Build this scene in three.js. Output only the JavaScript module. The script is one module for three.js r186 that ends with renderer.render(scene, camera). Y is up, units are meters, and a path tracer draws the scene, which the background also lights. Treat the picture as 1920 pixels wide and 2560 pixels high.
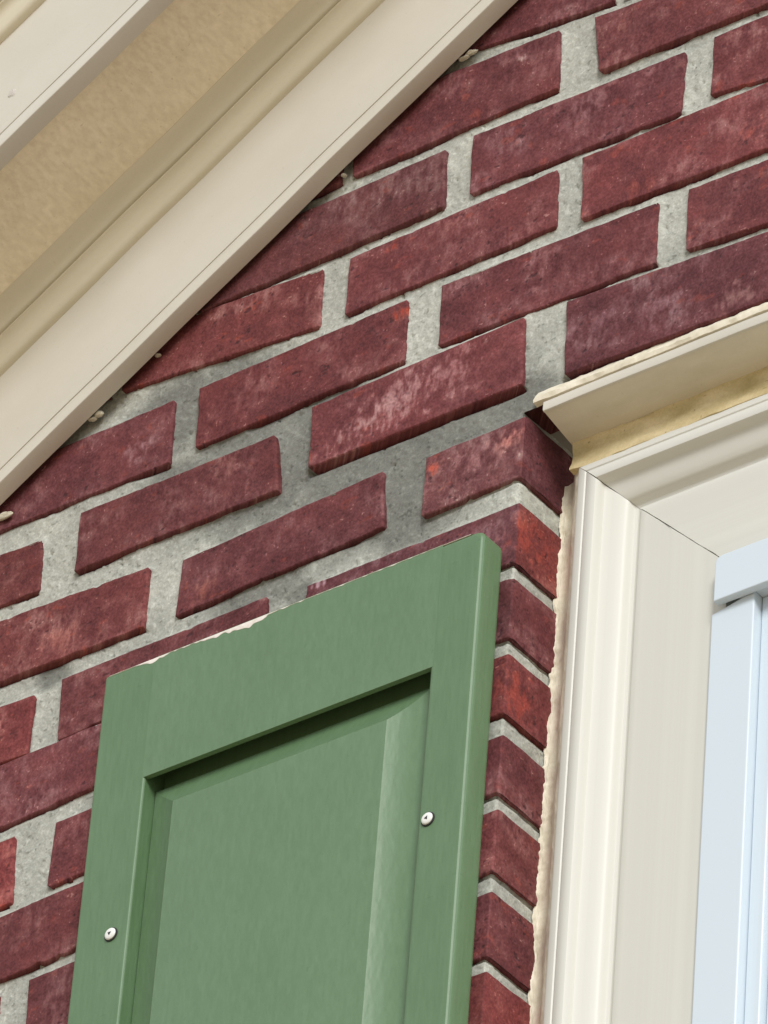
import * as THREE from 'three';
import { mergeGeometries, toCreasedNormals, mergeVertices } from 'three/addons/utils/BufferGeometryUtils.js';
import { RoundedBoxGeometry } from 'three/addons/geometries/RoundedBoxGeometry.js';

// ------------------------------------------------------------------ camera, sky, sun, exposure
// wall frame in millimetres: X along the wall, Y up (0 = top of a brick course), Z out of the wall
const H0 = 5.265;                                  // height of that course above the ground, metres
const W = (x, y, z) => new THREE.Vector3(x / 1000, y / 1000 + H0, z / 1000);
const scene = new THREE.Scene();
const CAM = new THREE.Vector3(2617.26, -3664.84, 3311.09), FPX = 17709.9;
const camera = new THREE.PerspectiveCamera(2 * Math.atan(1280 / FPX) * 180 / Math.PI, 0.75, 0.1, 400);
camera.position.copy(W(CAM.x, CAM.y, CAM.z));
camera.rotation.set(37.044868 * Math.PI / 180, 39.67943811 * Math.PI / 180, 4.8516958 * Math.PI / 180, 'YXZ');
scene.add(camera);

{ // bright overcast sky
  const w = 256, h = 128, d = new Float32Array(w * h * 4);
  for (let j = 0; j < h; j++) for (let i = 0; i < w; i++) {
    const el = (j + 0.5) / h * Math.PI - Math.PI / 2, s = Math.max(0, Math.sin(el));
    const k = 0.40 * (1 + 0.12 * s), o = (j * w + i) * 4;
    d[o] = k * 0.94; d[o + 1] = k * 1.0; d[o + 2] = k * 1.09; d[o + 3] = 1;
  }
  const sky = new THREE.DataTexture(d, w, h, THREE.RGBAFormat, THREE.FloatType);
  sky.mapping = THREE.EquirectangularReflectionMapping; sky.magFilter = THREE.LinearFilter; sky.needsUpdate = true;
  scene.background = sky; scene.environment = sky;
}
const sun = new THREE.DirectionalLight(new THREE.Color().setRGB(1, 0.99, 0.965), 1.5);
const SUNDIR = new THREE.Vector3(0.60, 0.50, 0.63).normalize();
sun.target.position.copy(W(-150, -400, 0));
sun.position.copy(sun.target.position).addScaledVector(SUNDIR, 12);
sun.castShadow = true; sun.shadow.radius = 36; sun.shadow.mapSize.set(2048, 2048);
Object.assign(sun.shadow.camera, { left: -2, right: 2, top: 2, bottom: -2, near: 1, far: 30 });
scene.add(sun, sun.target);

const renderer = new THREE.WebGLRenderer({ antialias: true });
renderer.toneMapping = THREE.LinearToneMapping;
renderer.toneMappingExposure = 1.72;
renderer.shadowMap.enabled = true;
renderer.setSize(768, 1024);

// ------------------------------------------------------------------ helpers
const RM = new THREE.Matrix4().makeRotationFromEuler(camera.rotation);
// pixel of the 1920 x 2560 photograph to the plane Z = v of the wall frame
function un(px, py, v = 0) {
  const d = new THREE.Vector3((px - 960) / FPX, -(py - 1280) / FPX, -1).transformDirection(RM);
  return CAM.clone().addScaledVector(d, (v - CAM.z) / d.z);
}
function hash(x, y, s) {
  let h = Math.imul(x, 374761393) ^ Math.imul(y, 668265263) ^ Math.imul(s, 2147483647 ^ 0x5bd1e995);
  h = Math.imul(h ^ (h >>> 13), 1274126177); h ^= h >>> 16;
  return (h >>> 0) / 4294967296;
}
function noise(x, y, s = 1) {
  const ix = Math.floor(x), iy = Math.floor(y); let fx = x - ix, fy = y - iy;
  fx = fx * fx * (3 - 2 * fx); fy = fy * fy * (3 - 2 * fy);
  const a = hash(ix, iy, s), b = hash(ix + 1, iy, s), c = hash(ix, iy + 1, s), d = hash(ix + 1, iy + 1, s);
  return (a + (b - a) * fx) + ((c + (d - c) * fx) - (a + (b - a) * fx)) * fy;
}
function fbm(x, y, s, n = 4) { let v = 0, a = 0.5, t = 0; for (let i = 0; i < n; i++) { v += a * noise(x, y, s + i * 17); t += a; a *= 0.5; x *= 2.03; y *= 2.03; } return v / t; }
function pnoise(x, y, px, py, s) {
  const ix = Math.floor(x), iy = Math.floor(y); let fx = x - ix, fy = y - iy;
  fx = fx * fx * (3 - 2 * fx); fy = fy * fy * (3 - 2 * fy);
  const x0 = ((ix % px) + px) % px, x1 = (x0 + 1) % px, y0 = ((iy % py) + py) % py, y1 = (y0 + 1) % py;
  const a = hash(x0, y0, s), b = hash(x1, y0, s), c = hash(x0, y1, s), d = hash(x1, y1, s);
  return (a + (b - a) * fx) + ((c + (d - c) * fx) - (a + (b - a) * fx)) * fy;
}
function pfbm(u, v, px, py, s, n) { let r = 0, a = 0.5, t = 0; for (let i = 0; i < n; i++) { r += a * pnoise(u * px, v * py, px, py, s + i * 17); t += a; a *= 0.5; px *= 2; py *= 2; } return r / t; }
const PT = 300;    // millimetres covered by one tile of a paint texture
const sm = (a, b, x) => { x = Math.min(1, Math.max(0, (x - a) / (b - a))); return x * x * (3 - 2 * x); };
const mix = (a, b, t) => a + (b - a) * t;
let seed = 7; const rnd = () => { seed = (Math.imul(seed, 1664525) + 1013904223) | 0; return (seed >>> 0) / 4294967296; };

function dataTex(n, m, fn, srgb) {
  const d = new Uint8Array(n * m * 4), c = [0, 0, 0];
  for (let j = 0; j < m; j++) for (let i = 0; i < n; i++) {
    fn(i, j, c); const o = (j * n + i) * 4;
    d[o] = Math.max(0, Math.min(255, c[0])); d[o + 1] = Math.max(0, Math.min(255, c[1])); d[o + 2] = Math.max(0, Math.min(255, c[2])); d[o + 3] = 255;
  }
  const t = new THREE.DataTexture(d, n, m); t.wrapS = t.wrapT = THREE.RepeatWrapping;
  t.magFilter = THREE.LinearFilter; t.minFilter = THREE.LinearMipmapLinearFilter; t.generateMipmaps = true;
  if (srgb) t.colorSpace = THREE.SRGBColorSpace; t.needsUpdate = true; return t;
}
const used = {};
function numbered(n) { if (!(n in used)) { used[n] = 0; return n; } return n + '_' + String(++used[n]).padStart(3, '0'); }
function thing(name, label, category, base, group) {
  const o = new THREE.Group(); o.name = numbered(name); o.position.copy(W(...base)); o.userData = { label, category, kind: 'thing' };
  if (group) o.userData.group = group; o.base = base; scene.add(o); return o;
}
// geometry in wall millimetres -> mesh under the thing
function part(t, name, g, m, parent = t) {
  g.translate(-t.base[0], -t.base[1], -t.base[2]); g.scale(0.001, 0.001, 0.001);
  const o = new THREE.Mesh(g, m); o.name = name; o.castShadow = o.receiveShadow = true; parent.add(o); return o;
}
function geom(pos, idx, uv, col) {
  const g = new THREE.BufferGeometry();
  g.setAttribute('position', new THREE.Float32BufferAttribute(pos, 3));
  if (uv) g.setAttribute('uv', new THREE.Float32BufferAttribute(uv, 2));
  if (col) g.setAttribute('color', new THREE.Float32BufferAttribute(col, 3));
  g.setIndex(idx); g.computeVertexNormals(); return g;
}
function box(x0, x1, y0, y1, z0, z1, r = 0) {
  const g = r ? new RoundedBoxGeometry(x1 - x0, y1 - y0, z1 - z0, 3, r) : new THREE.BoxGeometry(x1 - x0, y1 - y0, z1 - z0);
  g.translate((x0 + x1) / 2, (y0 + y1) / 2, (z0 + z1) / 2); return g;
}
// sweep a closed profile [[p, q] ...]; at(s, p, q) gives the position, s runs over steps
function sweep(prof, steps, at, crease = 0.6, uvs = PT) {
  const pos = [], idx = [], uv = [], n = prof.length; let L = 0; const acc = [0];
  for (let i = 1; i < n; i++) acc.push(L += Math.hypot(prof[i][0] - prof[i - 1][0], prof[i][1] - prof[i - 1][1]));
  steps.forEach(s => prof.forEach(([p, q], i) => { const v = at(s, p, q); pos.push(v[0], v[1], v[2]); uv.push(acc[i] / uvs, s / uvs); }));
  for (let k = 0; k + 1 < steps.length; k++) for (let i = 0; i < n; i++) {
    const a = k * n + i, b = k * n + (i + 1) % n; idx.push(a, b, a + n, b, b + n, a + n);
  }
  const tri = THREE.ShapeUtils.triangulateShape(prof.map(p => new THREE.Vector2(p[0], p[1])), []);
  const e = (steps.length - 1) * n;
  for (const [a, b, c] of tri) { idx.push(a, c, b); idx.push(e + a, e + b, e + c); }
  let g = geom(pos, idx, uv); return toCreasedNormals(g, crease);
}
const range = (a, b, n) => Array.from({ length: n + 1 }, (_, i) => a + (b - a) * i / n);
const lin = (r, g, b) => new THREE.Color().setRGB(r, g, b);

// ------------------------------------------------------------------ materials
const TS = 1100;   // millimetres covered by the wall textures
const blobs = [    // marks on the bricks: photo pixel, radius mm, colour, strength
  [1304, 148, 5, [190, 160, 155], .8], [1000, 1000, 34, [172, 132, 132], .55], [1130, 930, 30, [165, 122, 122], .5], [880, 1080, 22, [176, 140, 138], .5],
  [1010, 770, 11, [170, 70, 50], .8], [1880, 330, 14, [150, 70, 60], .6], [1600, 470, 16, [150, 75, 62], .4], [990, 610, 9, [165, 62, 45], .7],
  [340, 1130, 16, [170, 130, 132], .5], [560, 1170, 20, [160, 112, 108], .5], [520, 1470, 16, [160, 95, 78], .5], [1700, 160, 18, [140, 92, 84], .4],
  [1640, 780, 26, [150, 105, 108], .4], [1850, 740, 22, [165, 120, 110], .5], [1500, 800, 16, [140, 95, 100], .4], [1075, 1170, 9, [178, 72, 58], .9],
  [1270, 1100, 14, [190, 112, 104], .7], [1190, 1150, 24, [150, 92, 94], .5], [800, 1450, 10, [205, 165, 165], .7], [830, 1420, 14, [180, 130, 130], .6],
  [150, 1600, 20, [160, 100, 92], .4], [1120, 560, 18, [150, 96, 92], .4], [1530, 210, 8, [165, 120, 116], .5], [1310, 600, 22, [150, 100, 98], .35],
  [1440, 300, 30, [140, 92, 92], .35], [1850, 90, 20, [158, 118, 116], .45], [1680, 690, 24, [140, 96, 96], .35], [1560, 70, 10, [150, 98, 88], .5]
].map(b => { const p = un(b[0], b[1]); return [p.x, p.y, b[2], b[3], b[4]]; });
for (const py of [1330, 1705]) blobs.push([9, un(1290, py).y, 26, [158, 66, 53], .5]);
const brickMap = dataTex(2048, 2048, (i, j, c) => {
  const X = i / 2048 * TS - 700, Y = j / 2048 * TS - 960;
  const big = fbm(X / 45, Y / 30, 3, 3), mid = fbm(X / 9, Y / 8, 11, 3), fine = noise(X / 1.1, Y / 1.3, 23), scr = fbm(X / 3, Y / 8, 31, 3);
  let r = 102, g = 48, b = 50; const t = (big - .5) * 1.5 + (mid - .5) * 1.1;
  r += t * 21; g += t * 15; b += t * 13;
  const haze = sm(.30, .80, fbm(X / 34 + 5, Y / 24, 47, 4)) * sm(.25, .8, scr * .5 + mid * .5) * .8;
  r = mix(r, 154, haze); g = mix(g, 114, haze); b = mix(b, 113, haze);
  const or = sm(.72, .84, fbm(X / 14, Y / 8, 59, 3)) * .3; r = mix(r, 165, or); g = mix(g, 72, or); b = mix(b, 52, or);
  const pit = sm(.74, .84, fbm(X / 4.4, Y / 3.2, 71, 2)) * sm(.4, .62, fbm(X / 40, Y / 40, 77, 2)); r = mix(r, 62, pit * .7); g = mix(g, 26, pit * .7); b = mix(b, 30, pit * .7);
  const fl = sm(.86, .93, noise(X / 1.6, Y / 1.6, 83)) * sm(.5, .7, mid); r = mix(r, 205, fl * .55); g = mix(g, 165, fl * .55); b = mix(b, 155, fl * .55);
  for (const B of blobs) {
    const dx = X - B[0], dy = (Y - B[1]) * 1.4, q = Math.hypot(dx, dy) / B[2]; if (q > 1.6) continue;
    const k = sm(.1, .85, (1.25 - q) * .6 + (scr - .5) * 1.1 + (mid - .5) * 1.1) * B[4] * 1.15;
    r = mix(r, B[3][0], k); g = mix(g, B[3][1], k); b = mix(b, B[3][2], k);
  }
  const f = (fine - .5) * 30; c[0] = r + f; c[1] = g + f * .8; c[2] = b + f * .8;
}, true);
const brickBump = dataTex(1024, 1024, (i, j, c) => {
  const X = i / 1024 * TS - 700, Y = j / 1024 * TS - 960;
  const pit = sm(.74, .84, fbm(X / 4.4, Y / 3.2, 71, 2)) * sm(.4, .62, fbm(X / 40, Y / 40, 77, 2));
  c[0] = c[1] = c[2] = 150 + (fbm(X / 7, Y / 6, 11, 3) - .5) * 150 + (noise(X / 1.4, Y / 1.8, 97) - .5) * 60 - pit * 90;
});
const M = {};
M.brick = new THREE.MeshStandardMaterial({ map: brickMap, bumpMap: brickBump, bumpScale: 0.0016, roughness: .88, vertexColors: true });
const mortarMap = dataTex(2048, 2048, (i, j, c) => {
  const X = i / 2048 * TS - 700, Y = j / 2048 * TS - 960;
  const v = (fbm(X / 40, Y / 40, 5, 3) - .5) * 36 + (fbm(X / 6, Y / 6, 15, 3) - .5) * 26 + (noise(X / .9, Y / .9, 25) - .5) * 26;
  const dk = sm(.70, .82, fbm(X / 4, Y / 3, 35, 3)), li = sm(.66, .76, fbm(X / 3, Y / 3, 45, 2));
  c[0] = 175 + v - dk * 34 + li * 16; c[1] = 175 + v - dk * 34 + li * 16; c[2] = 169 + v * .95 - dk * 34 + li * 16;
}, true);
const mortarBump = dataTex(1024, 1024, (i, j, c) => {
  const X = i / 1024 * TS - 700, Y = j / 1024 * TS - 960;
  c[0] = c[1] = c[2] = 128 + (fbm(X / 4, Y / 3, 35, 3) - .5) * 160 + (noise(X / 1.3, Y / 1.3, 25) - .5) * 80;
});
M.mortar = new THREE.MeshStandardMaterial({ map: mortarMap, bumpMap: mortarBump, bumpScale: 0.001, roughness: .95, vertexColors: true });
// painted trim: colour plus faint dirt and brush marks
function paint(rgb, rough, amp, sx, sy, s, bump = 0, extra = {}) {
  const N = 512, px = Math.max(2, Math.round(PT / sx)), py = Math.max(2, Math.round(PT / sy));
  const map = dataTex(N, N, (i, j, c) => {
    const u = i / N, v = j / N;
    const a = (pfbm(u, v, px, py, s, 4) - .5) * 2 * amp + (pfbm(u, v, 5, 5, s + 5, 3) - .5) * amp + (pnoise(u * 256, v * 256, 256, 256, s + 9) - .5) * amp * .4;
    const sp = sm(.955, .975, pnoise(u * 120, v * 120, 120, 120, s + 31)) * amp * 1.6;      // flecks of dirt
    for (let k = 0; k < 3; k++) c[k] = rgb[k] + a * (k === 2 ? 1.15 : 1) - sp;
  }, true);
  const o = { map, roughness: rough, ...extra };
  if (bump) { o.bumpMap = dataTex(N, N, (i, j, c) => { c[0] = c[1] = c[2] = 128 + (pfbm(i / N, j / N, px, py, s, 4) - .5) * 200; }); o.bumpScale = bump; }
  return new THREE.MeshPhysicalMaterial(o);
}
M.trim = paint([210, 205, 192], .55, 5, 30, 60, 101, .0004);
M.cream = paint([220, 212, 190], .6, 6, 9, 90, 131, .0004);
M.soffit = paint([241, 229, 202], .85, 13, 6, 3, 151, .0009);
M.casing = paint([215, 214, 205], .5, 5, 18, 90, 171, .0004);
M.lintel = paint([216, 209, 190], .6, 8, 10, 30, 181, .0006);
M.caulk = paint([228, 219, 197], .6, 17, 8, 8, 191, .001);
M.stain = paint([212, 194, 148], .6, 34, 16, 30, 201, .0005);
M.white = paint([232, 224, 214], .7, 18, 5, 5, 211, .001);
M.vinyl = paint([211, 223, 232], .32, 3, 60, 60, 221);
M.green = paint([94, 124, 87], .45, 5, 2.4, 16, 231, .0003, { clearcoat: .25, clearcoatRoughness: .3 });
M.panelGreen = paint([97, 126, 90], .45, 5, 3, 10, 241, .0003, { clearcoat: .25, clearcoatRoughness: .3 });
M.screw = new THREE.MeshPhysicalMaterial({ color: lin(.85, .85, .82), roughness: .35 });
M.dark = new THREE.MeshStandardMaterial({ color: lin(.03, .03, .03), roughness: .8 });
M.glass = new THREE.MeshPhysicalMaterial({ color: lin(.95, .97, .97), roughness: .02, transmission: 1, thickness: 0 });
M.shingle = new THREE.MeshStandardMaterial({ color: lin(.06, .055, .05), roughness: .95 });
M.inner = new THREE.MeshStandardMaterial({ color: lin(.38, .36, .33), roughness: .9 });

// ------------------------------------------------------------------ ground
{
  const map = dataTex(512, 512, (i, j, c) => { const v = (fbm(i / 24, j / 24, 301, 4) - .5) * 70 + (noise(i / 2, j / 2, 311) - .5) * 50; c[0] = 176 + v; c[1] = 157 + v; c[2] = 128 + v * .9; }, true);
  map.repeat.set(120, 120);
  const g = new THREE.PlaneGeometry(300, 300, 4, 4); g.rotateX(-Math.PI / 2);
  const o = new THREE.Mesh(g, new THREE.MeshStandardMaterial({ map, roughness: 1 })); o.name = 'ground'; o.receiveShadow = true;
  o.userData.kind = 'structure'; scene.add(o);
}

// ------------------------------------------------------------------ brick wall
// bricks measured in the photograph by their corner pixels, carried onto the wall plane
const bricks = [];
// add(row, [tl|null, tr|null, br|null, bl|null], tone): a missing end is placed one brick length away
const LEN = 199;
function add(row, tl, tr, br, bl, tone = [1, 1, 1], hero = 1, len = LEN) {
  const P = [tl, tr, br, bl].map(p => p ? (p.isVector3 ? p : un(p[0], p[1])) : null);
  bricks.push({ row, P, tone, hero });
  return bricks[bricks.length - 1];
}
// an end that lies outside the picture: continue the two edges through a second measured point on each
function addR(row, tl, bl, t2, b2, tone, len = LEN) {      // left end known, runs off to the right
  const a = un(...tl), b = un(...bl), c = un(...t2), d = un(...b2);
  const at = (p, q) => p.clone().add(q.clone().sub(p).multiplyScalar(len / Math.abs(q.x - p.x)));
  return add(row, a, at(a, c), at(b, d), b, tone);
}
function addL(row, tr, br, t2, b2, tone, len = LEN) {      // right end known, runs off to the left
  const a = un(...tr), b = un(...br), c = un(...t2), d = un(...b2);
  const at = (p, q) => p.clone().add(q.clone().sub(p).multiplyScalar(len / Math.abs(q.x - p.x)));
  return add(row, at(a, c), a, b, at(b, d), tone);
}
addL('Z', [1538, -131], [1530, 0], [1220, -12], [1188, 119], [.92, .92, .95]);
addL('A', [1396, 80], [1391, 217], [1117, 190], [1180, 309], [.96, .98, 1]);
addR('A', [1490, 46], [1500, 174], [1608, 4], [1919, 7], [.97, .98, .95]);
addL('B', [1112, 381], [1105, 515], [1000, 430], [962, 577], [1, 1.05, 1.02], 240);
add('B', [1182, 342], [1709, 133], [1695, 277], [1174, 480], [1, .98, 1.02]);
addR('B', [1785, 95], [1777, 232], [1920, 38], [1920, 188], [1.02, 1, .98]);
addL('C', [801, 674], [793, 811], [555, 762], [400, 940], [.98, .96, .9]);
add('C', [876, 648], [1389, 428], [1386, 561], [862, 781], [1.03, 1, 1]);
addR('C', [1459, 398], [1455, 544], [1920, 210], [1920, 367], [1.06, 1, .98]);
addL('D', [429, 1004], [418, 1152], [190, 1105], [185, 1247], [.95, .94, .96]);
add('D', [499, 972], [1013, 752], [1005, 896], [489, 1114], [1.06, .98, .98]);
add('D', [1105, 714], [1641, 508], [1632, 654], [1094, 858], [1.04, 1, 1.04]);
addR('D', [1722, 478], [1717, 620], [1920, 402], [1920, 553], [1.08, 1.08, 1.08]);
addL('E', [101, 1352], [93, 1471], [40, 1374], [0, 1508], [1.0, .92, .85]);
add('E', [203, 1287], [685, 1093], [692, 1222], [189, 1424], [1.04, 1, .98]);
add('E', [782, 1020], [1308, 797], [1301, 957], [773, 1165], [1.08, 1.1, 1.1]);
addR('E', [1420, 758], [1414, 934], [1920, 585], [1920, 745], [1.02, 1.08, 1.15]);
addL('F', [370, 1424], [356, 1566], [0, 1557], [0, 1702], [1.08, 1.04, .95]);
add('F', [457, 1402], [952, 1181], [952, 1313], [438, 1535], [1.02, 1, 1.02]);
addL('G', [84, 1742], [61, 1882], [0, 1770], [0, 1905], [1.5, 1.25, 1.1]);
add('G', [156, 1701], [664, 1496], [652, 1640], [145, 1847], [1.02, .95, .95]);
addL('I', [32, 2092], [23, 2252], [-30, 2116], [-40, 2277], [1.5, 1.2, 1.05]);
add('I', [139, 2059], [640, 1850], [628, 1998], [116, 2215], [.98, .95, .95]);
add('H', [-170, 1990], [400, 1746], [390, 1892], [-182, 2145], [1, .98, 1]);
add('J', [-190, 2378], [385, 2131], [375, 2291], [-202, 2528], [1.04, 1, .98]);
add('K', [75, 2454], [578, 2246], [566, 2398], [62, 2612], [1, .95, .95]);
addL('K', [-10, 2490], [-22, 2650], [-80, 2519], [-92, 2679], [1.3, 1.1, 1]);
add('L', [-200, 2770], [365, 2524], [352, 2680], [-212, 2925], [1, 1, 1]);
// corner bricks: measured along the arris; the front face runs from the corner to the left
const cor = [['F', 1045, 1193, 92, [1.36, 1.75, 1.7]], ['G', 1261, 1407, 199, [1.12, 1.2, 1.3]], ['H', 1445, 1597, 92, [1, .98, 1]], ['I', 1638, 1786, 199, [1.1, .98, .9]],
  ['J', 1843, 1986, 92, [.98, .96, .98]], ['K', 2030, 2184, 199, [1.12, 1.1, 1.05]], ['L', 2236, 2395, 92, [1, .98, 1]], ['M', 2436, 2600, 199, [1.2, .95, .85]]];
const cornerPx = y => 1307 - (y - 1045) * 0.0795;
for (const [row, yt, yb, len, tone] of cor) {
  const t = un(cornerPx(yt), yt), b = un(cornerPx(yb), yb);
  const tilt = row === 'F' ? .012 : 0;
  add(row, new THREE.Vector3(-len, t.y - tilt * len, 0), new THREE.Vector3(0, t.y, 0), new THREE.Vector3(0, b.y, 0), new THREE.Vector3(-len, b.y - tilt * len, 0), tone).corner = true;
}
// stretchers behind the shutter that complete the measured courses
{
  const byRow = {}; for (const b of bricks) (byRow[b.row] ||= []).push(b);
  for (const r of 'GHIJKL') {
    const l = byRow[r].filter(b => !b.corner).sort((a, b) => b.P[1].x - a.P[1].x)[0], c = byRow[r].find(b => b.corner);
    if (!l || !c) continue;
    const x0 = l.P[1].x + 12, x1 = c.P[0].x - 12, n = Math.max(1, Math.round((x1 - x0) / 205)), w = (x1 - x0 + 12) / n;
    if (x1 - x0 < 20) continue;
    for (let k = 0; k < n; k++) {
      const f = (x, a, bb, xa, xb) => mix(a, bb, (x - xa) / (xb - xa)), xa = l.P[1].x, xb = c.P[0].x, X0 = x0 + k * w, X1 = X0 + w - 12;
      add(r, new THREE.Vector3(X0, f(X0, l.P[1].y, c.P[0].y, xa, xb), 0), new THREE.Vector3(X1, f(X1, l.P[1].y, c.P[0].y, xa, xb), 0),
        new THREE.Vector3(X1, f(X1, l.P[2].y, c.P[3].y, xa, xb), 0), new THREE.Vector3(X0, f(X0, l.P[2].y, c.P[3].y, xa, xb), 0), [1, 1, 1], 0);
    }
  }
}
// the same courses carried on beyond the picture
{
  const rows = [...new Set(bricks.map(b => b.row))], XL = -900, XR = 620;
  const inRake = (x, y) => (-x * Math.sin(.5585) + y * Math.cos(.5585)) > 190;
  for (const r of rows) {
    for (let guard = 0; guard < 8; guard++) {
      const s = bricks.filter(b => b.row === r).sort((a, b) => a.P[0].x - b.P[0].x), l = s[0];
      if (l.P[0].x < XL) break;
      const x1 = l.P[0].x - 12, x0 = x1 - LEN, sl = 0;
      if (inRake(x1, l.P[3].y)) break;
      add(r, new THREE.Vector3(x0, l.P[0].y, 0), new THREE.Vector3(x1, l.P[0].y, 0), new THREE.Vector3(x1, l.P[3].y, 0), new THREE.Vector3(x0, l.P[3].y, 0), [1 + (rnd() - .5) * .2, 1, 1], 0);
    }
    if ('ZABCDE'.includes(r)) for (let guard = 0; guard < 5; guard++) {
      const s = bricks.filter(b => b.row === r).sort((a, b) => b.P[1].x - a.P[1].x), l = s[0];
      if (l.P[1].x > XR) break;
      const x0 = l.P[1].x + 12, x1 = x0 + LEN;
      add(r, new THREE.Vector3(x0, l.P[1].y, 0), new THREE.Vector3(x1, l.P[1].y, 0), new THREE.Vector3(x1, l.P[2].y, 0), new THREE.Vector3(x0, l.P[2].y, 0), [1 + (rnd() - .5) * .2, 1, 1], 0);
    }
  }
  const zr = bricks.filter(b => b.row === 'Z').sort((a, b) => a.P[1].x - b.P[1].x)[0];
  for (let k = 0; k < 2; k++) for (let i = 0; i < 5; i++) {   // two more courses above the picture
    const y1 = zr.P[0].y + 14 + k * 70, x0 = -60 + i * 211 + (k % 2) * 105; if (inRake(x0, y1)) continue;
    add('Y' + k, new THREE.Vector3(x0, y1 + 56, 0), new THREE.Vector3(x0 + LEN, y1 + 56, 0), new THREE.Vector3(x0 + LEN, y1, 0), new THREE.Vector3(x0, y1, 0), [1, 1, 1], 0);
  }
  let yb = Math.min(...bricks.map(b => b.P[3].y)) - 13;       // and more below
  for (let k = 0; k < 4; k++) for (let i = 0; i < 5; i++) {
    const x1 = -(i * 211) - (k % 2 ? 105 : 0), len = LEN; if (x1 < -900) continue;
    if (k % 2 && i === 0) { add('W' + k, new THREE.Vector3(-92, yb - k * 70, 0), new THREE.Vector3(0, yb - k * 70, 0), new THREE.Vector3(0, yb - k * 70 - 56, 0), new THREE.Vector3(-92, yb - k * 70 - 56, 0), [1, 1, 1], 0).corner = true; }
    const o = add('W' + k, new THREE.Vector3(x1 - len, yb - k * 70, 0), new THREE.Vector3(x1, yb - k * 70, 0), new THREE.Vector3(x1, yb - k * 70 - 56, 0), new THREE.Vector3(x1 - len, yb - k * 70 - 56, 0), [1, 1, 1], 0);
    if (!(k % 2) && i === 0) o.corner = true;
  }
}

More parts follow.
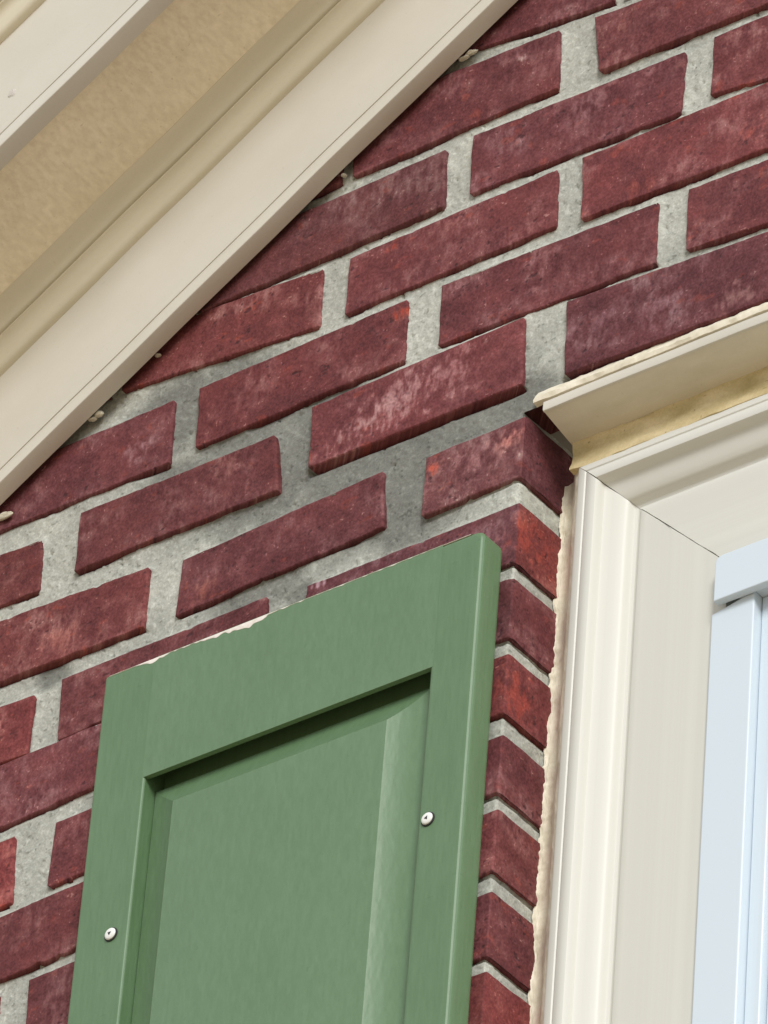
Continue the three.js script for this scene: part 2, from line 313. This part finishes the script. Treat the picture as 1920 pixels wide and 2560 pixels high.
const wall = thing('brick_wall', 'dark red brick gable wall with thick pale grey mortar joints', 'wall', [-200, -H0 * 1000, 0]);
const wuv = (X, Y) => [(X + 700) / TS, (Y + 960) / TS];
function brickGeo(b, id) {
  const [TL, TR, BR, BL] = b.P.map((p, i) => new THREE.Vector3(p.x + (i === 0 || i === 3 ? -1.2 : b.corner ? 0 : 1.2), p.y + (b.corner ? (i < 2 ? .8 : 0) : i < 2 ? 2.1 : -1.9), 0)), w = (TR.x - TL.x + BR.x - BL.x) / 2, h = (TL.y - BL.y + TR.y - BR.y) / 2;
  const st = b.hero ? 3 : 14;
  const axis = L => { const a = [0, .7, 1.6, 3, 5]; const n = Math.max(2, Math.round((L - 10) / st)); for (let i = 1; i < n; i++) a.push(5 + (L - 10) * i / n); a.push(L - 5, L - 3, L - 1.6, L - .7, L); return a; };
  const us = axis(w), vs = axis(h), nx = us.length, ny = vs.length, pos = [], uv = [], col = [], idx = [];
  const proud = b.corner ? 0 : (hash(id, 3, 5) - .5) * 2.4, so = id * 37.7;
  const put = (x, y, z, uu, vv, t) => { pos.push(x, y, z); uv.push(uu, vv); col.push(...t); return pos.length / 3 - 1; };
  const edge = (s, k) => (fbm(s / 22, so + k * 9, 401, 3) - .5) * 2.2 + (noise(s / 3.2, so + k * 5, 411) - .5) * .6 - 2.4 * sm(.78, .92, fbm(s / 9, so + k * 3, 421, 2));
  const R = b.corner ? 1 : 1.4;
  const grid = [];
  for (let j = 0; j < ny; j++) for (let i = 0; i < nx; i++) {
    const fu = us[i] / w, fv = vs[j] / h;
    let x = mix(mix(TL.x, TR.x, fu), mix(BL.x, BR.x, fu), fv), y = mix(mix(TL.y, BL.y, fv), mix(TR.y, BR.y, fv), fu);
    // uneven outline, fading inwards
    const fr = (d) => Math.max(0, 1 - d / 9);
    x -= edge(y, 1) * fr(us[i]); if (!b.corner) x += edge(y, 2) * fr(w - us[i]);
    y += edge(x, 3) * fr(vs[j]) * .8; y -= edge(x, 4) * fr(h - vs[j]) * .8;
    // corners rounded in plan
    const cx = Math.min(us[i], b.corner ? 99 : w - us[i]), cy = Math.min(vs[j], h - vs[j]), rr = 2.8;
    if (cx < rr && cy < rr) { const q = Math.hypot(rr - cx, rr - cy); if (q > rr) { const k = (q - rr) / q; x += (us[i] < w / 2 ? 1 : -1) * (rr - cx) * k; y += (vs[j] < h / 2 ? -1 : 1) * (rr - cy) * k; } }
    const de = Math.min(us[i], w - us[i], vs[j], h - vs[j]), dr = Math.max(0, R - de);
    let z = proud - (R - Math.sqrt(Math.max(0, R * R - dr * dr)));
    z += (fbm(x / 24 + so, y / 18, 431, 3) - .5) * 2.2 * Math.min(1, de / 3);
    const u2 = wuv(x, y); grid.push(put(x, y, z, u2[0], u2[1], b.tone));
  }
  for (let j = 0; j + 1 < ny; j++) for (let i = 0; i + 1 < nx; i++) { const a = grid[j * nx + i], c = grid[(j + 1) * nx + i]; idx.push(a, c, a + 1, a + 1, c, c + 1); }
  const D = b.corner ? 92 : 62;
  const side = (list, flip, retTone) => {                       // walls running back from the outline
    const nz = retTone ? 26 : 2, base = [];
    for (let k = 0; k <= nz; k++) list.forEach(g => {
      const x = pos[g * 3], y = pos[g * 3 + 1], z = pos[g * 3 + 2], zz = z - (D + z) * (k / nz);
      let xx = x; if (retTone && k) xx = x + R * .55 * Math.min(1, k * D / nz / 3) + (fbm(zz / 18 + so, y / 14, 441, 3) - .5) * 1.8;
      const u2 = wuv(x - (zz - z), y);
      base.push(put(xx, y, zz, u2[0], u2[1], retTone || b.tone));
    });
    const n = list.length;
    for (let k = 0; k < nz; k++) for (let i = 0; i + 1 < n; i++) { const a = base[k * n + i], c = a + n; if (flip) idx.push(a, a + 1, c, a + 1, c + 1, c); else idx.push(a, c, a + 1, a + 1, c, c + 1); }
  };
  const top = [], bot = [], lef = [], rig = [];
  for (let i = 0; i < nx; i++) { top.push(grid[i]); bot.push(grid[(ny - 1) * nx + i]); }
  for (let j = 0; j < ny; j++) { lef.push(grid[j * nx]); rig.push(grid[j * nx + nx - 1]); }
  side(top, true); side(bot, false); side(lef, false); side(rig, true, b.corner ? (b.ret || b.tone) : null);
  return geom(pos, idx, uv, col);
}
const RET = { F: [.82, .8, .9], G: [1.3, 1.02, .85], H: [1, .94, .95], I: [1.2, 1.0, .9], J: [1, .96, .95], K: [1.14, 1.1, 1.02], L: [1.04, 1, 1], M: [1.25, .95, .85] };
bricks.forEach((b, i) => {
  b.ret = RET[b.row]; const inst = b; const q = 1 + (hash(i, 9, 77) - .5) * .32, hu = (hash(i, 4, 79) - .5) * .1; b.tone = [b.tone[0] * (q + hu), b.tone[1] * q, b.tone[2] * (q - hu * .3)];
  const o = part(wall, i ? 'brick_' + String(i).padStart(3, '0') : 'brick', brickGeo(inst, i), M.brick);
});

// mortar: one uneven sheet between the bricks, wrapping the corner into the window reveal
const cells = new Map();
bricks.forEach(b => { const y0 = Math.floor((Math.min(b.P[2].y, b.P[3].y) - 20) / 40), y1 = Math.floor((Math.max(b.P[0].y, b.P[1].y) + 20) / 40); for (let k = y0; k <= y1; k++) { if (!cells.has(k)) cells.set(k, []); cells.get(k).push(b); } });
function brickDist(x, y, fold) {       // signed distance to the nearest brick outline (negative inside), and whether it lies above
  let best = 30, vert = 0;
  for (const b of cells.get(Math.floor(y / 40)) || []) {
    const [TL, TR, BR, BL] = b.P, x1 = b.corner ? 400 : TR.x; if (x < TL.x - 30 || x > x1 + 30) continue;
    const f = Math.min(1, Math.max(0, (x - TL.x) / (TR.x - TL.x))), yt = mix(TL.y, TR.y, f), yb = mix(BL.y, BR.y, f);
    const dx = Math.max(TL.x - x, x - x1), dy = Math.max(y - yt, yb - y);
    const d = dx > 0 && dy > 0 ? Math.hypot(dx, dy) : Math.max(dx, dy);
    if (d < best) { best = d; vert = dy > dx ? (y > yt ? 1 : y < yb ? -1 : 0) : 0; }
  }
  return [best, vert];
}
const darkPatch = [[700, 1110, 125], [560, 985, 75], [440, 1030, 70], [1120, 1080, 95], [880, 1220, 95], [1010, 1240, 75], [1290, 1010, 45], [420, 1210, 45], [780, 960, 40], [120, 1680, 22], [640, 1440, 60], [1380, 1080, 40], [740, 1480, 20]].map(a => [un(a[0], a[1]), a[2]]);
function mortarRecess(x, y) {        // how far the joint lies behind the brick faces, mm
  const [d, v] = brickDist(x, y);
  let depth = 3.2 + 1.2 * sm(0, 7, d);                          // tooled hollow
  if (v < 0) depth += (1.4 + 4.6 * sm(.42, .66, fbm(x / 60, y / 30, 551, 3))) * sm(4.5, 0, d);   // raked back under the brick above
  if (v < 0 && y < -335 && y > -385 && x > -230) depth += 6 * sm(8, 1, d);   // open joint under the course that runs to the lintel
  if (v > 0) depth -= 2 * sm(7, 0, d);                          // struck flush with the brick below
  depth += (fbm(x / 22, y / 14, 501, 3) - .5) * 1.8 + (noise(x / 3, y / 3, 511) - .5) * .35;
  depth -= .8 * sm(.70, .84, fbm(x / 7, y / 5, 561, 2));        // crumbs left by the trowel
  depth += 2 * sm(.82, .9, fbm(x / 4, y / 4, 571, 2));          // small holes
  depth += 1.4 * rakedOut(x, y) * sm(0, 3, d);                  // repointed joints above the shutter, a little deeper
  if (x > -40 && y < -375) depth = mix(depth, 2.4 + (v < 0 ? 3 * sm(3.5, 0, d) : 0) + (fbm(x / 8, y / 5, 581, 3) - .5) * 2.4, sm(-40, -8, x));   // nearly flush joints at the corner
  if (d < -1.6) depth = Math.max(depth, 5);
  return depth;
}
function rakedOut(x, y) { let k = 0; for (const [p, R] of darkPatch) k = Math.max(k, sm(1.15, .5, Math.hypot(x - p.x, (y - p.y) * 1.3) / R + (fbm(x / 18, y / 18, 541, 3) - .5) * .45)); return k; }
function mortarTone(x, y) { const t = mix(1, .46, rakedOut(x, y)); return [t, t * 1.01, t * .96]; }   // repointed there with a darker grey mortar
function mortarSheet(s0, s1, y0, y1, step, stepY, wrap) {
  const nx = Math.round((s1 - s0) / step), ny = Math.round((y1 - y0) / stepY), pos = [], uv = [], col = [], idx = [], r = 5;
  for (let j = 0; j <= ny; j++) for (let i = 0; i <= nx; i++) {
    const s = mix(s0, s1, i / nx), y = mix(y0, y1, j / ny), d = mortarRecess(s, y);
    let cx, cz, ax = 0, az = 1;
    if (!wrap || s < -r) { cx = s; cz = 0; } else {
      const arc = Math.PI / 2 * r, q = s + r;
      if (q < arc) { const a = q / r; ax = Math.sin(a); az = Math.cos(a); cx = -r + r * ax; cz = -r + r * az; } else { ax = 1; az = 0; cx = 0; cz = -r - (q - arc); }
    }
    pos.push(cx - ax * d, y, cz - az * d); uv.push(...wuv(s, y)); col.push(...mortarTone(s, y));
  }
  for (let j = 0; j < ny; j++) for (let i = 0; i < nx; i++) { const a = j * (nx + 1) + i, c = a + nx + 1; idx.push(a, a + 1, c, a + 1, c + 1, c); }
  return geom(pos, idx, uv, col);
}
const YS = -369;
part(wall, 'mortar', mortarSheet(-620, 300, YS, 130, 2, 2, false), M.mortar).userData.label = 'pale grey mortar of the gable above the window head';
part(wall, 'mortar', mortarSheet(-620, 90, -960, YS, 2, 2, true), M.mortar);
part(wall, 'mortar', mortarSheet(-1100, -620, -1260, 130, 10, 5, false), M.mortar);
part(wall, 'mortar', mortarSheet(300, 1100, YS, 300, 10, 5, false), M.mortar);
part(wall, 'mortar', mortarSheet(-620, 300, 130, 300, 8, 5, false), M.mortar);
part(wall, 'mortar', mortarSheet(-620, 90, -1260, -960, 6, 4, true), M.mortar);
// solid core of the wall behind the facing bricks, window opening left free
for (const [x0, x1, y0, y1] of [[-3000, -1100, -H0 * 1000, 300], [-1100, -60, -H0 * 1000, -1260], [-1100, -60, -1260, 300], [-60, 1100, -330, 900], [1100, 3000, -H0 * 1000, 1400], [-60, 1100, -H0 * 1000, -1830]])
  part(wall, 'wall_core', box(x0, x1, y0, y1, -260, -66), M.inner);

// ------------------------------------------------------------------ rake trim along the gable
const TH = 32 * Math.PI / 180, uD = [Math.cos(TH), Math.sin(TH)], nD = [-Math.sin(TH), Math.cos(TH)];
const rakeAt = (amp, sd) => (s, n, q) => { const wob = (noise(s / 70, sd, 601) - .5) * amp; return [uD[0] * s + nD[0] * (n + wob), uD[1] * s + nD[1] * (n + wob), q + (noise(s / 90, sd, 611) - .5) * amp]; };
const rake = thing('rake_trim', 'cream painted rake trim boards and soffit sloping along the brick gable', 'roof trim', [-300, -100, 20]);
const rs = range(-1500, 900, 160);
const boardProf = (n0, n1, zb, zf, lip) => [[n0, zb], [n0, zf - 1.2], [n0 + .5, zf - .3], [n0 + 1.4, zf], [n0 + lip - 1, zf], [n0 + lip - .4, zf - .4], [n0 + lip, zf - 3], [n0 + lip + 1.9, zf - 3], [n0 + lip + 2.1, zf - 1.1], [n0 + lip + 2.8, zf - .8], [n1, zf - .8], [n1, zb]];
const frieze = part(rake, 'frieze_board', sweep(boardProf(60, 170, 6, 22.5, 12.5), rs, rakeAt(1.2, 3)), M.trim);
const mould = (n, z) => [[0, -6], [0, 2], [.3, 5], [1.4, 7.2], [4, 8.6], [8, 9.6], [12, 11], [14.4, 12.8], [15.8, 15], [16.4, 17.6], [17.4, 17.6], [17.6, 15.4], [19.2, 15.4], [19.4, 19], [20.2, 21.2], [22.6, 22.4], [26, 23.2], [28.4, 24.6], [30.4, 26.8], [31.8, 29.6], [32.6, 33], [33, 34.5], [33.6, 34.5], [33.6, -6]].map(p => [n + p[0], z + p[1]]);
part(rake, 'bed_moulding', sweep(mould(165, 21.7), rs, rakeAt(.8, 5), .9), M.cream);
part(rake, 'soffit_panel', sweep([[198.5, 6], [198.5, 150], [212, 150], [212, 6]], rs, rakeAt(1, 7)), M.soffit);
const fascia = part(rake, 'fascia_board', sweep(boardProf(190, 330, 148, 165, 12), rs, rakeAt(1.2, 9)), M.trim);
part(rake, 'crown_moulding', sweep(mould(296, 164.2), rs, rakeAt(.8, 11), .9), M.cream);
// lumps of caulk along the lower edge and a filled nail head on the fascia
function lump(p, rx, ry, rz, sd) {
  const g = new THREE.IcosahedronGeometry(1, 3), a = g.attributes.position;
  for (let i = 0; i < a.count; i++) { const x = a.getX(i), y = a.getY(i), z = a.getZ(i), k = .65 + .7 * fbm(x * 1.6 + sd, y * 1.6 + z, 701, 3); a.setXYZ(i, p.x + x * rx * k, p.y + y * ry * k, p.z + z * rz * k); }
  const m = mergeVertices(g.deleteAttribute('normal')); m.computeVertexNormals(); return m;
}
for (const [px, py, rx, ry, s] of [[1178, 132, 6, 2, 1], [1160, 146, 5, 1.4, 2], [247, 1036, 4.5, 3.2, 3], [232, 1048, 4, 1.6, 4], [860, 438, 2.4, 1.4, 5], [10, 1290, 9, 3, 6], [395, 888, 3, 1, 7]])
  part(rake, 'caulk_lump', lump(un(px, py, 2), rx, ry, 2.4, s), M.caulk);
{ const p = un(30, 234, 164.2); part(rake, 'nail_head', lump(p, 4, 4, 1.2, 9), M.white, rake); }

// ------------------------------------------------------------------ roof edge above the trim
const roof = thing('gable_roof', 'thin dark shingle roof edge above the rake fascia', 'roof', [-300, 0, 60]);
part(roof, 'roof_deck', sweep([[331, -400], [331, 196], [346, 196], [346, -400]], rs, rakeAt(0, 1)), M.inner);
part(roof, 'drip_edge', sweep([[331, 199], [331, 205], [350, 205], [350, 199]], rs, rakeAt(0, 1)), M.trim);
part(roof, 'shingle_layer', sweep([[350.5, -400], [350.5, 212], [358, 212], [358, -400]], rs, rakeAt(0, 1)), M.shingle);

// ------------------------------------------------------------------ lintel over the window
const XR = 930, YB = -1800;
const lint = thing('window_lintel', 'thin cream lintel strip with stained edge under the brick above the window', 'lintel', [400, -381, 0]);
{
  const wob = s => (noise(s / 26, 3, 801) - .5) * 1.6;
  part(lint, 'lintel_plate', sweep([[-373.5, -5], [-373.5, -1], [-380.6, -.9], [-381.6, -1], [-389, -33], [-391, -44], [-374, -44]], range(18, XR, 90), (s, y, z) => [s + (s < 19 ? z * -.02 : 0), y + wob(s) * .4, z + wob(s + 300) * .5]), M.lintel);
  part(lint, 'lintel_lip', sweep([[-372.4, -.7], [-372.4, .8], [-373.2, 1.6], [-380, 2], [-381.4, 1.6], [-381.9, .6], [-381.8, -.7]], range(18, XR, 120), (s, y, z) => [s, y + wob(s) * .4, z + wob(s + 300) * .5]), M.trim);
  // ragged bead of sealant above the lip
  const pr = [[-370.8, -4], [-370, .6], [-366.5, 1.4], [-361.5, -.8], [-357, -4]];
  part(lint, 'sealant_bead', sweep(pr, range(8, XR, 320), (s, y, z) => [s, y + (fbm(s / 9, y, 811, 3) - .5) * 4 * (y > -369 ? 1 : .25), z + (fbm(s / 12, y * 3, 821, 3) - .5) * 2.4]), M.caulk);
}

// ------------------------------------------------------------------ window: casing, vinyl frame, sash, glass
const win = thing('window', 'white vinyl window set in cream moulded casing beside the brick reveal', 'window', [460, YB, -60]);
const MC = -387.9;                                   // mitre: X + Y = MC
const prof = [[27, -76], [27, -37], [27.6, -35], [29.5, -33.8], [34.6, -33.6], [35.6, -34.6], [36.6, -33.4], [38, -32.4], [44, -31.6], [46.4, -32.2], [47.8, -34], [48.8, -37.4], [49.8, -39.4], [52, -40.6], [56, -41.8], [61, -43.6], [65, -45.6], [67, -47.2], [68.2, -50], [70, -52.6], [72.5, -53.4], [75, -52.6], [76.2, -50.8], [77.5, -50.2], ...range(82, 156, 24).map(x => [x, -50.2 + (x - 77.5) * .007]), [160, -49.6], [160, -76]];
const jag = (v, k) => (fbm(v / 9, k, 831, 3) - .42) * (v > 100 ? 4 : 2.2);
part(win, 'jamb_casing', sweep(prof, [0, .02, .3, .6, 1], (s, x, z) => { const y0 = MC - x - .15 - Math.max(0, jag(x, 1)); return [x, mix(y0, YB + 30, s), z]; }), M.casing);
part(win, 'head_casing', sweep(prof, [0, .02, .4, .7, 1], (s, a, z) => { const x0 = a + .15 + Math.max(0, jag(a, 2)); return [mix(x0, XR - a, s), MC - a, z]; }), M.casing);
part(win, 'jamb_casing', sweep(prof, [0, .5, 1], (s, x, z) => [XR - x, mix(MC - x - .5, YB + 30, s), z]), M.casing);
part(win, 'sill', box(20, XR - 20, YB, YB + 30, -90, 20, 4), M.casing);
// caulk: narrow bead down the brick reveal, wide stained bead under the lintel
{
  const ys = range(MC - 22, -1000, 420), pos = [], idx = [], uv = [], n = 7;
  ys.forEach(y => {
    const rag = (fbm(y / 34, 1, 871, 3) - .5) * 3.4 + (fbm(y / 4, 2, 877, 2) - .5) * 3 - 2 * sm(.5, .7, fbm(y / 22, 8, 879, 2)), b = 1 + (fbm(y / 40, 4, 851, 3) - .5) * 1.6;
    [[-1, -52 + rag], [.8, -52.4 + rag], [1.6 + b, -54.5 + rag * .4], [9, -54], [17, -46 + b], [22.5, -40 + b], [27.2, -37.4]].forEach(([x, z], i) => {
      pos.push(x + (noise(y / 9, i, 881) - .5) * .7, y, z + (noise(y / 12, i, 891) - .5) * .8); uv.push(i * .03, y / PT);
    });
  });
  for (let k = 0; k + 1 < ys.length; k++) for (let i = 0; i + 1 < n; i++) { const a = k * n + i, c = a + n; idx.push(a, c, a + 1, a + 1, c, c + 1); }
  part(win, 'caulk_bead', geom(pos, idx, uv), M.caulk);
}
{
  const pr = [[-386, -40], [-389, -35.5], [-394, -35.4], [-401, -36.6], [-408, -35.6], [-414, -33.2], [-417, -33.6], [-418, -40]];
  part(win, 'stained_caulk', sweep(pr, range(20, XR - 20, 260), (s, y, z) => [s, y + (fbm(s / 16, y, 891, 3) - .5) * 3.4, z + (fbm(s / 22, y * 2, 901, 3) - .5) * 2.6], .9), M.stain);
}
// vinyl frame: the head cover laps the jamb cover with an open gap
const vz = -38.4;
{
  const a = un(1797, 1392, vz), b = un(1778, 1503, vz), e = un(1888, 1470, vz);
  const sh = new THREE.Shape(); const x0 = (a.x + b.x) / 2 + .3, yt = a.y, yb = b.y;
  sh.moveTo(x0, yb); sh.lineTo(XR - x0, yb + 1); sh.lineTo(XR - x0, yt); sh.lineTo(x0 + 6, yt); sh.quadraticCurveTo(x0, yt, x0, yt - 6); sh.closePath();
  const g = new THREE.ExtrudeGeometry(sh, { depth: 5, bevelThickness: 1, bevelSize: 1, bevelSegments: 3, curveSegments: 8 }); g.translate(0, 0, vz - 6);
  part(win, 'frame_head', g, M.vinyl);
  for (const k of [0, 1]) {
    const fx = x => k ? XR - x : x, js = new THREE.Shape();
    js.moveTo(fx(149.5), YB + 30); js.lineTo(fx(187.5), YB + 30); js.lineTo(fx(187.5), yb + 2); js.lineTo(fx(149.5), yb - 5.5); js.closePath();
    const jg = new THREE.ExtrudeGeometry(js, { depth: 14, bevelThickness: 1.4, bevelSize: 1.4, bevelOffset: -1.4, bevelSegments: 3 }); jg.translate(0, 0, vz - 23);
    part(win, 'frame_jamb', jg, M.vinyl);
  }
  part(win, 'frame_stop', box(187.8, 201, YB + 30, yb + 1.2, vz - 40, vz - 17, 1.4), M.vinyl);
  part(win, 'frame_stop', box(XR - 201, XR - 187.8, YB + 30, yb + 1.2, vz - 40, vz - 17, 1.4), M.vinyl);
  part(win, 'head_stop', box(188, XR - 188, yb + 1.5, yt - 2, vz - 52, vz - 6.4), M.vinyl);
  const yh = yb - .5;
  const sash = part(win, 'sash', mergeGeometries([box(201.5, 245, YB + 34, yh, vz - 50, vz - 24, 2), box(XR - 245, XR - 201.5, YB + 34, yh, vz - 50, vz - 24, 2), box(246, XR - 246, yh - 45, yh, vz - 50, vz - 24, 2), box(246, XR - 246, YB + 34, YB + 84, vz - 50, vz - 24, 2), box(246, XR - 246, -1210, -1165, vz - 50, vz - 22, 2)]), M.vinyl);
  part(win, 'glass_pane', box(244, XR - 244, -1167, yh - 44, vz - 40, vz - 36), M.glass);
  part(win, 'glass_pane', box(244, XR - 244, YB + 82, -1208, vz - 40, vz - 36), M.glass);
  part(win, 'jamb_liner', mergeGeometries([box(160, XR - 160, yb - 8, MC - 150, -120, -78), box(80, 160, YB, MC - 120, -120, -78), box(XR - 160, XR - 80, YB, MC - 120, -120, -78)]), M.inner);
  part(win, 'interior_board', box(170, XR - 170, YB + 40, yb - 4, -150, -148), M.white);  // plain board standing in for the unseen room behind the glass
}

// ------------------------------------------------------------------ shutter
const shut = thing('shutter', 'green painted raised-panel shutter screwed to the brick wall', 'shutter', [-188, -1900, 3]);
{
  const ZF = 29, ZB = 3, XL = -369, XRs = -8, YT = -500, SB = -1900, xl = -318, xr = -50, yo = -612.5;
  const prism = (pts, z0, z1, bev) => { const s = new THREE.Shape(); pts(s); const g = new THREE.ExtrudeGeometry(s, { depth: z1 - z0 - 2 * bev, bevelThickness: bev, bevelSize: bev, bevelOffset: -bev, bevelSegments: 4, curveSegments: 8 }); g.translate(0, 0, z0 + bev); const u = g.attributes.position, uv = g.attributes.uv; for (let i = 0; i < u.count; i++) uv.setXY(i, (u.getX(i) + u.getZ(i)) / PT, u.getY(i) / PT); return g; };
  part(shut, 'stile', prism(s => { s.moveTo(XL, SB); s.lineTo(xl, SB); s.lineTo(xl, YT); s.lineTo(XL + 3, YT); s.quadraticCurveTo(XL, YT, XL, YT - 3); s.closePath(); }, ZB, ZF, 2.4), M.green);
  part(shut, 'stile', prism(s => { s.moveTo(xr, SB); s.lineTo(XRs, SB); s.lineTo(XRs, YT - 9); s.quadraticCurveTo(XRs, YT, XRs - 9, YT); s.lineTo(xr, YT); s.closePath(); }, ZB, ZF, 4), M.green);
  part(shut, 'top_rail', prism(s => { s.moveTo(xl - 2.2, yo); s.lineTo(xr + 3.8, yo); s.lineTo(xr + 3.8, YT - .2); s.lineTo(xl - 2.2, YT - .2); s.closePath(); }, ZF - 4.6, ZF - .1, .25), M.panelGreen);
  part(shut, 'bottom_rail', box(xl - 2, xr + 2, SB, SB + 110, ZB, ZF - .35, 1.2), M.green);
  part(shut, 'top_cap', box(xl + .5, xr - .5, YT - 12, YT - 1.5, ZB, ZF - 5), M.green);
  part(shut, 'back_panel', box(xl + .5, xr - .5, SB + 5, YT - 13, ZB, ZB + 3), M.green);
  // raised panel: bevelled border round a flat field, set a little below the rail
  const cove = [[31, 8], [31, 14.6], [29.4, 15.2], [22, 16.8], [14, 19.8], [7, 23.4], [2, 26.4], [.8, 27.2], [-1, 27.5]];   // distance outside the field, height
  const ring = cove.map(([d, z]) => [Math.max(xl + .4, -287.6 - d), Math.min(xr - .4, -88.4 + d), SB + 142 - d, Math.min(-618.5, -645 + d * .86), z]);
  const pos = [], idx = [], uv = [];
  ring.forEach(([x0, x1, y0, y1, z]) => { for (const [x, y] of [[x0, y0], [x1, y0], [x1, y1], [x0, y1]]) { pos.push(x, y, z); uv.push(x / PT, y / PT); } });
  for (let k = 0; k + 1 < ring.length; k++) for (let i = 0; i < 4; i++) { const a = k * 4 + i, b = k * 4 + (i + 1) % 4; idx.push(a, b, a + 4, b, b + 4, a + 4); }
  const e = (ring.length - 1) * 4; idx.push(e, e + 1, e + 2, e, e + 2, e + 3);
  part(shut, 'panel', toCreasedNormals(geom(pos, idx, uv), .3), M.panelGreen);
  // paint worn to white along the top edge
  const wpos = [], widx = [], wuvs = [], xs = range(XL + 4, -20, 260);
  const bumpAt = (x, c, w, h) => h * Math.max(0, 1 - Math.abs(x - c) / w);
  xs.forEach((x, i) => {
    let h = -.5 + 1.6 * fbm(x / 9, 2, 911, 3) + bumpAt(x, -322, 16, 3) + bumpAt(x, -262, 26, 2.4) + bumpAt(x, -228, 26, 5.5) * (x < -212 ? 1 : .35) + (noise(x / 4, 5, 921) - .5) * 1.6;
    h *= sm(-20, -150, x) * .8 + .2; h = Math.max(.1, h);
    for (const [y, z] of [[YT + .35, ZF - 5], [YT + .35, ZF - 2.2], [YT - .2, ZF - .8], [YT - .9, ZF + .1], [YT - 1 - h, ZF + .12], [YT - 1.2 - h, ZF - .6]]) { wpos.push(x, y, z); wuvs.push(x / PT, y / PT); }
  });
  for (let i = 0; i + 1 < xs.length; i++) for (let k = 0; k < 5; k++) { const a = i * 6 + k; widx.push(a, a + 1, a + 6, a + 1, a + 7, a + 6); }
  part(shut, 'worn_edge', geom(wpos, widx, wuvs), M.white).userData.label = 'chipped top edge worn down to white';
  // screws
  for (const [x, y, r] of [[-39.9, -752, .5], [-334, -750.5, 2.1], [-39.9, -1620, 1], [-334, -1620, 2.6]]) {
    const lat = new THREE.LatheGeometry([[0, 1.9], [2.6, 1.85], [4.2, 1.5], [5, .8], [5.2, 0], [0, 0]].map(p => new THREE.Vector2(...p)), 28); lat.rotateX(Math.PI / 2); lat.translate(x, y, ZF + .9);
    const s = part(shut, 'screw', lat, M.screw);
    const shadowRing = new THREE.CylinderGeometry(5.9, 6.1, .9, 28); shadowRing.rotateX(Math.PI / 2); shadowRing.translate(x, y, ZF + .45); part(shut, 'shadow_ring', shadowRing, M.dark, s);  // dark disc painted in for the ring of shade round the screw head
    const tri = new THREE.CylinderGeometry(1.9, 1.7, .5, 3); tri.rotateX(Math.PI / 2); tri.rotateZ(r); tri.translate(x + .3, y - .2, ZF + 2.75); part(shut, 'drive_recess', tri, M.dark, s);
  }
}

renderer.render(scene, camera);
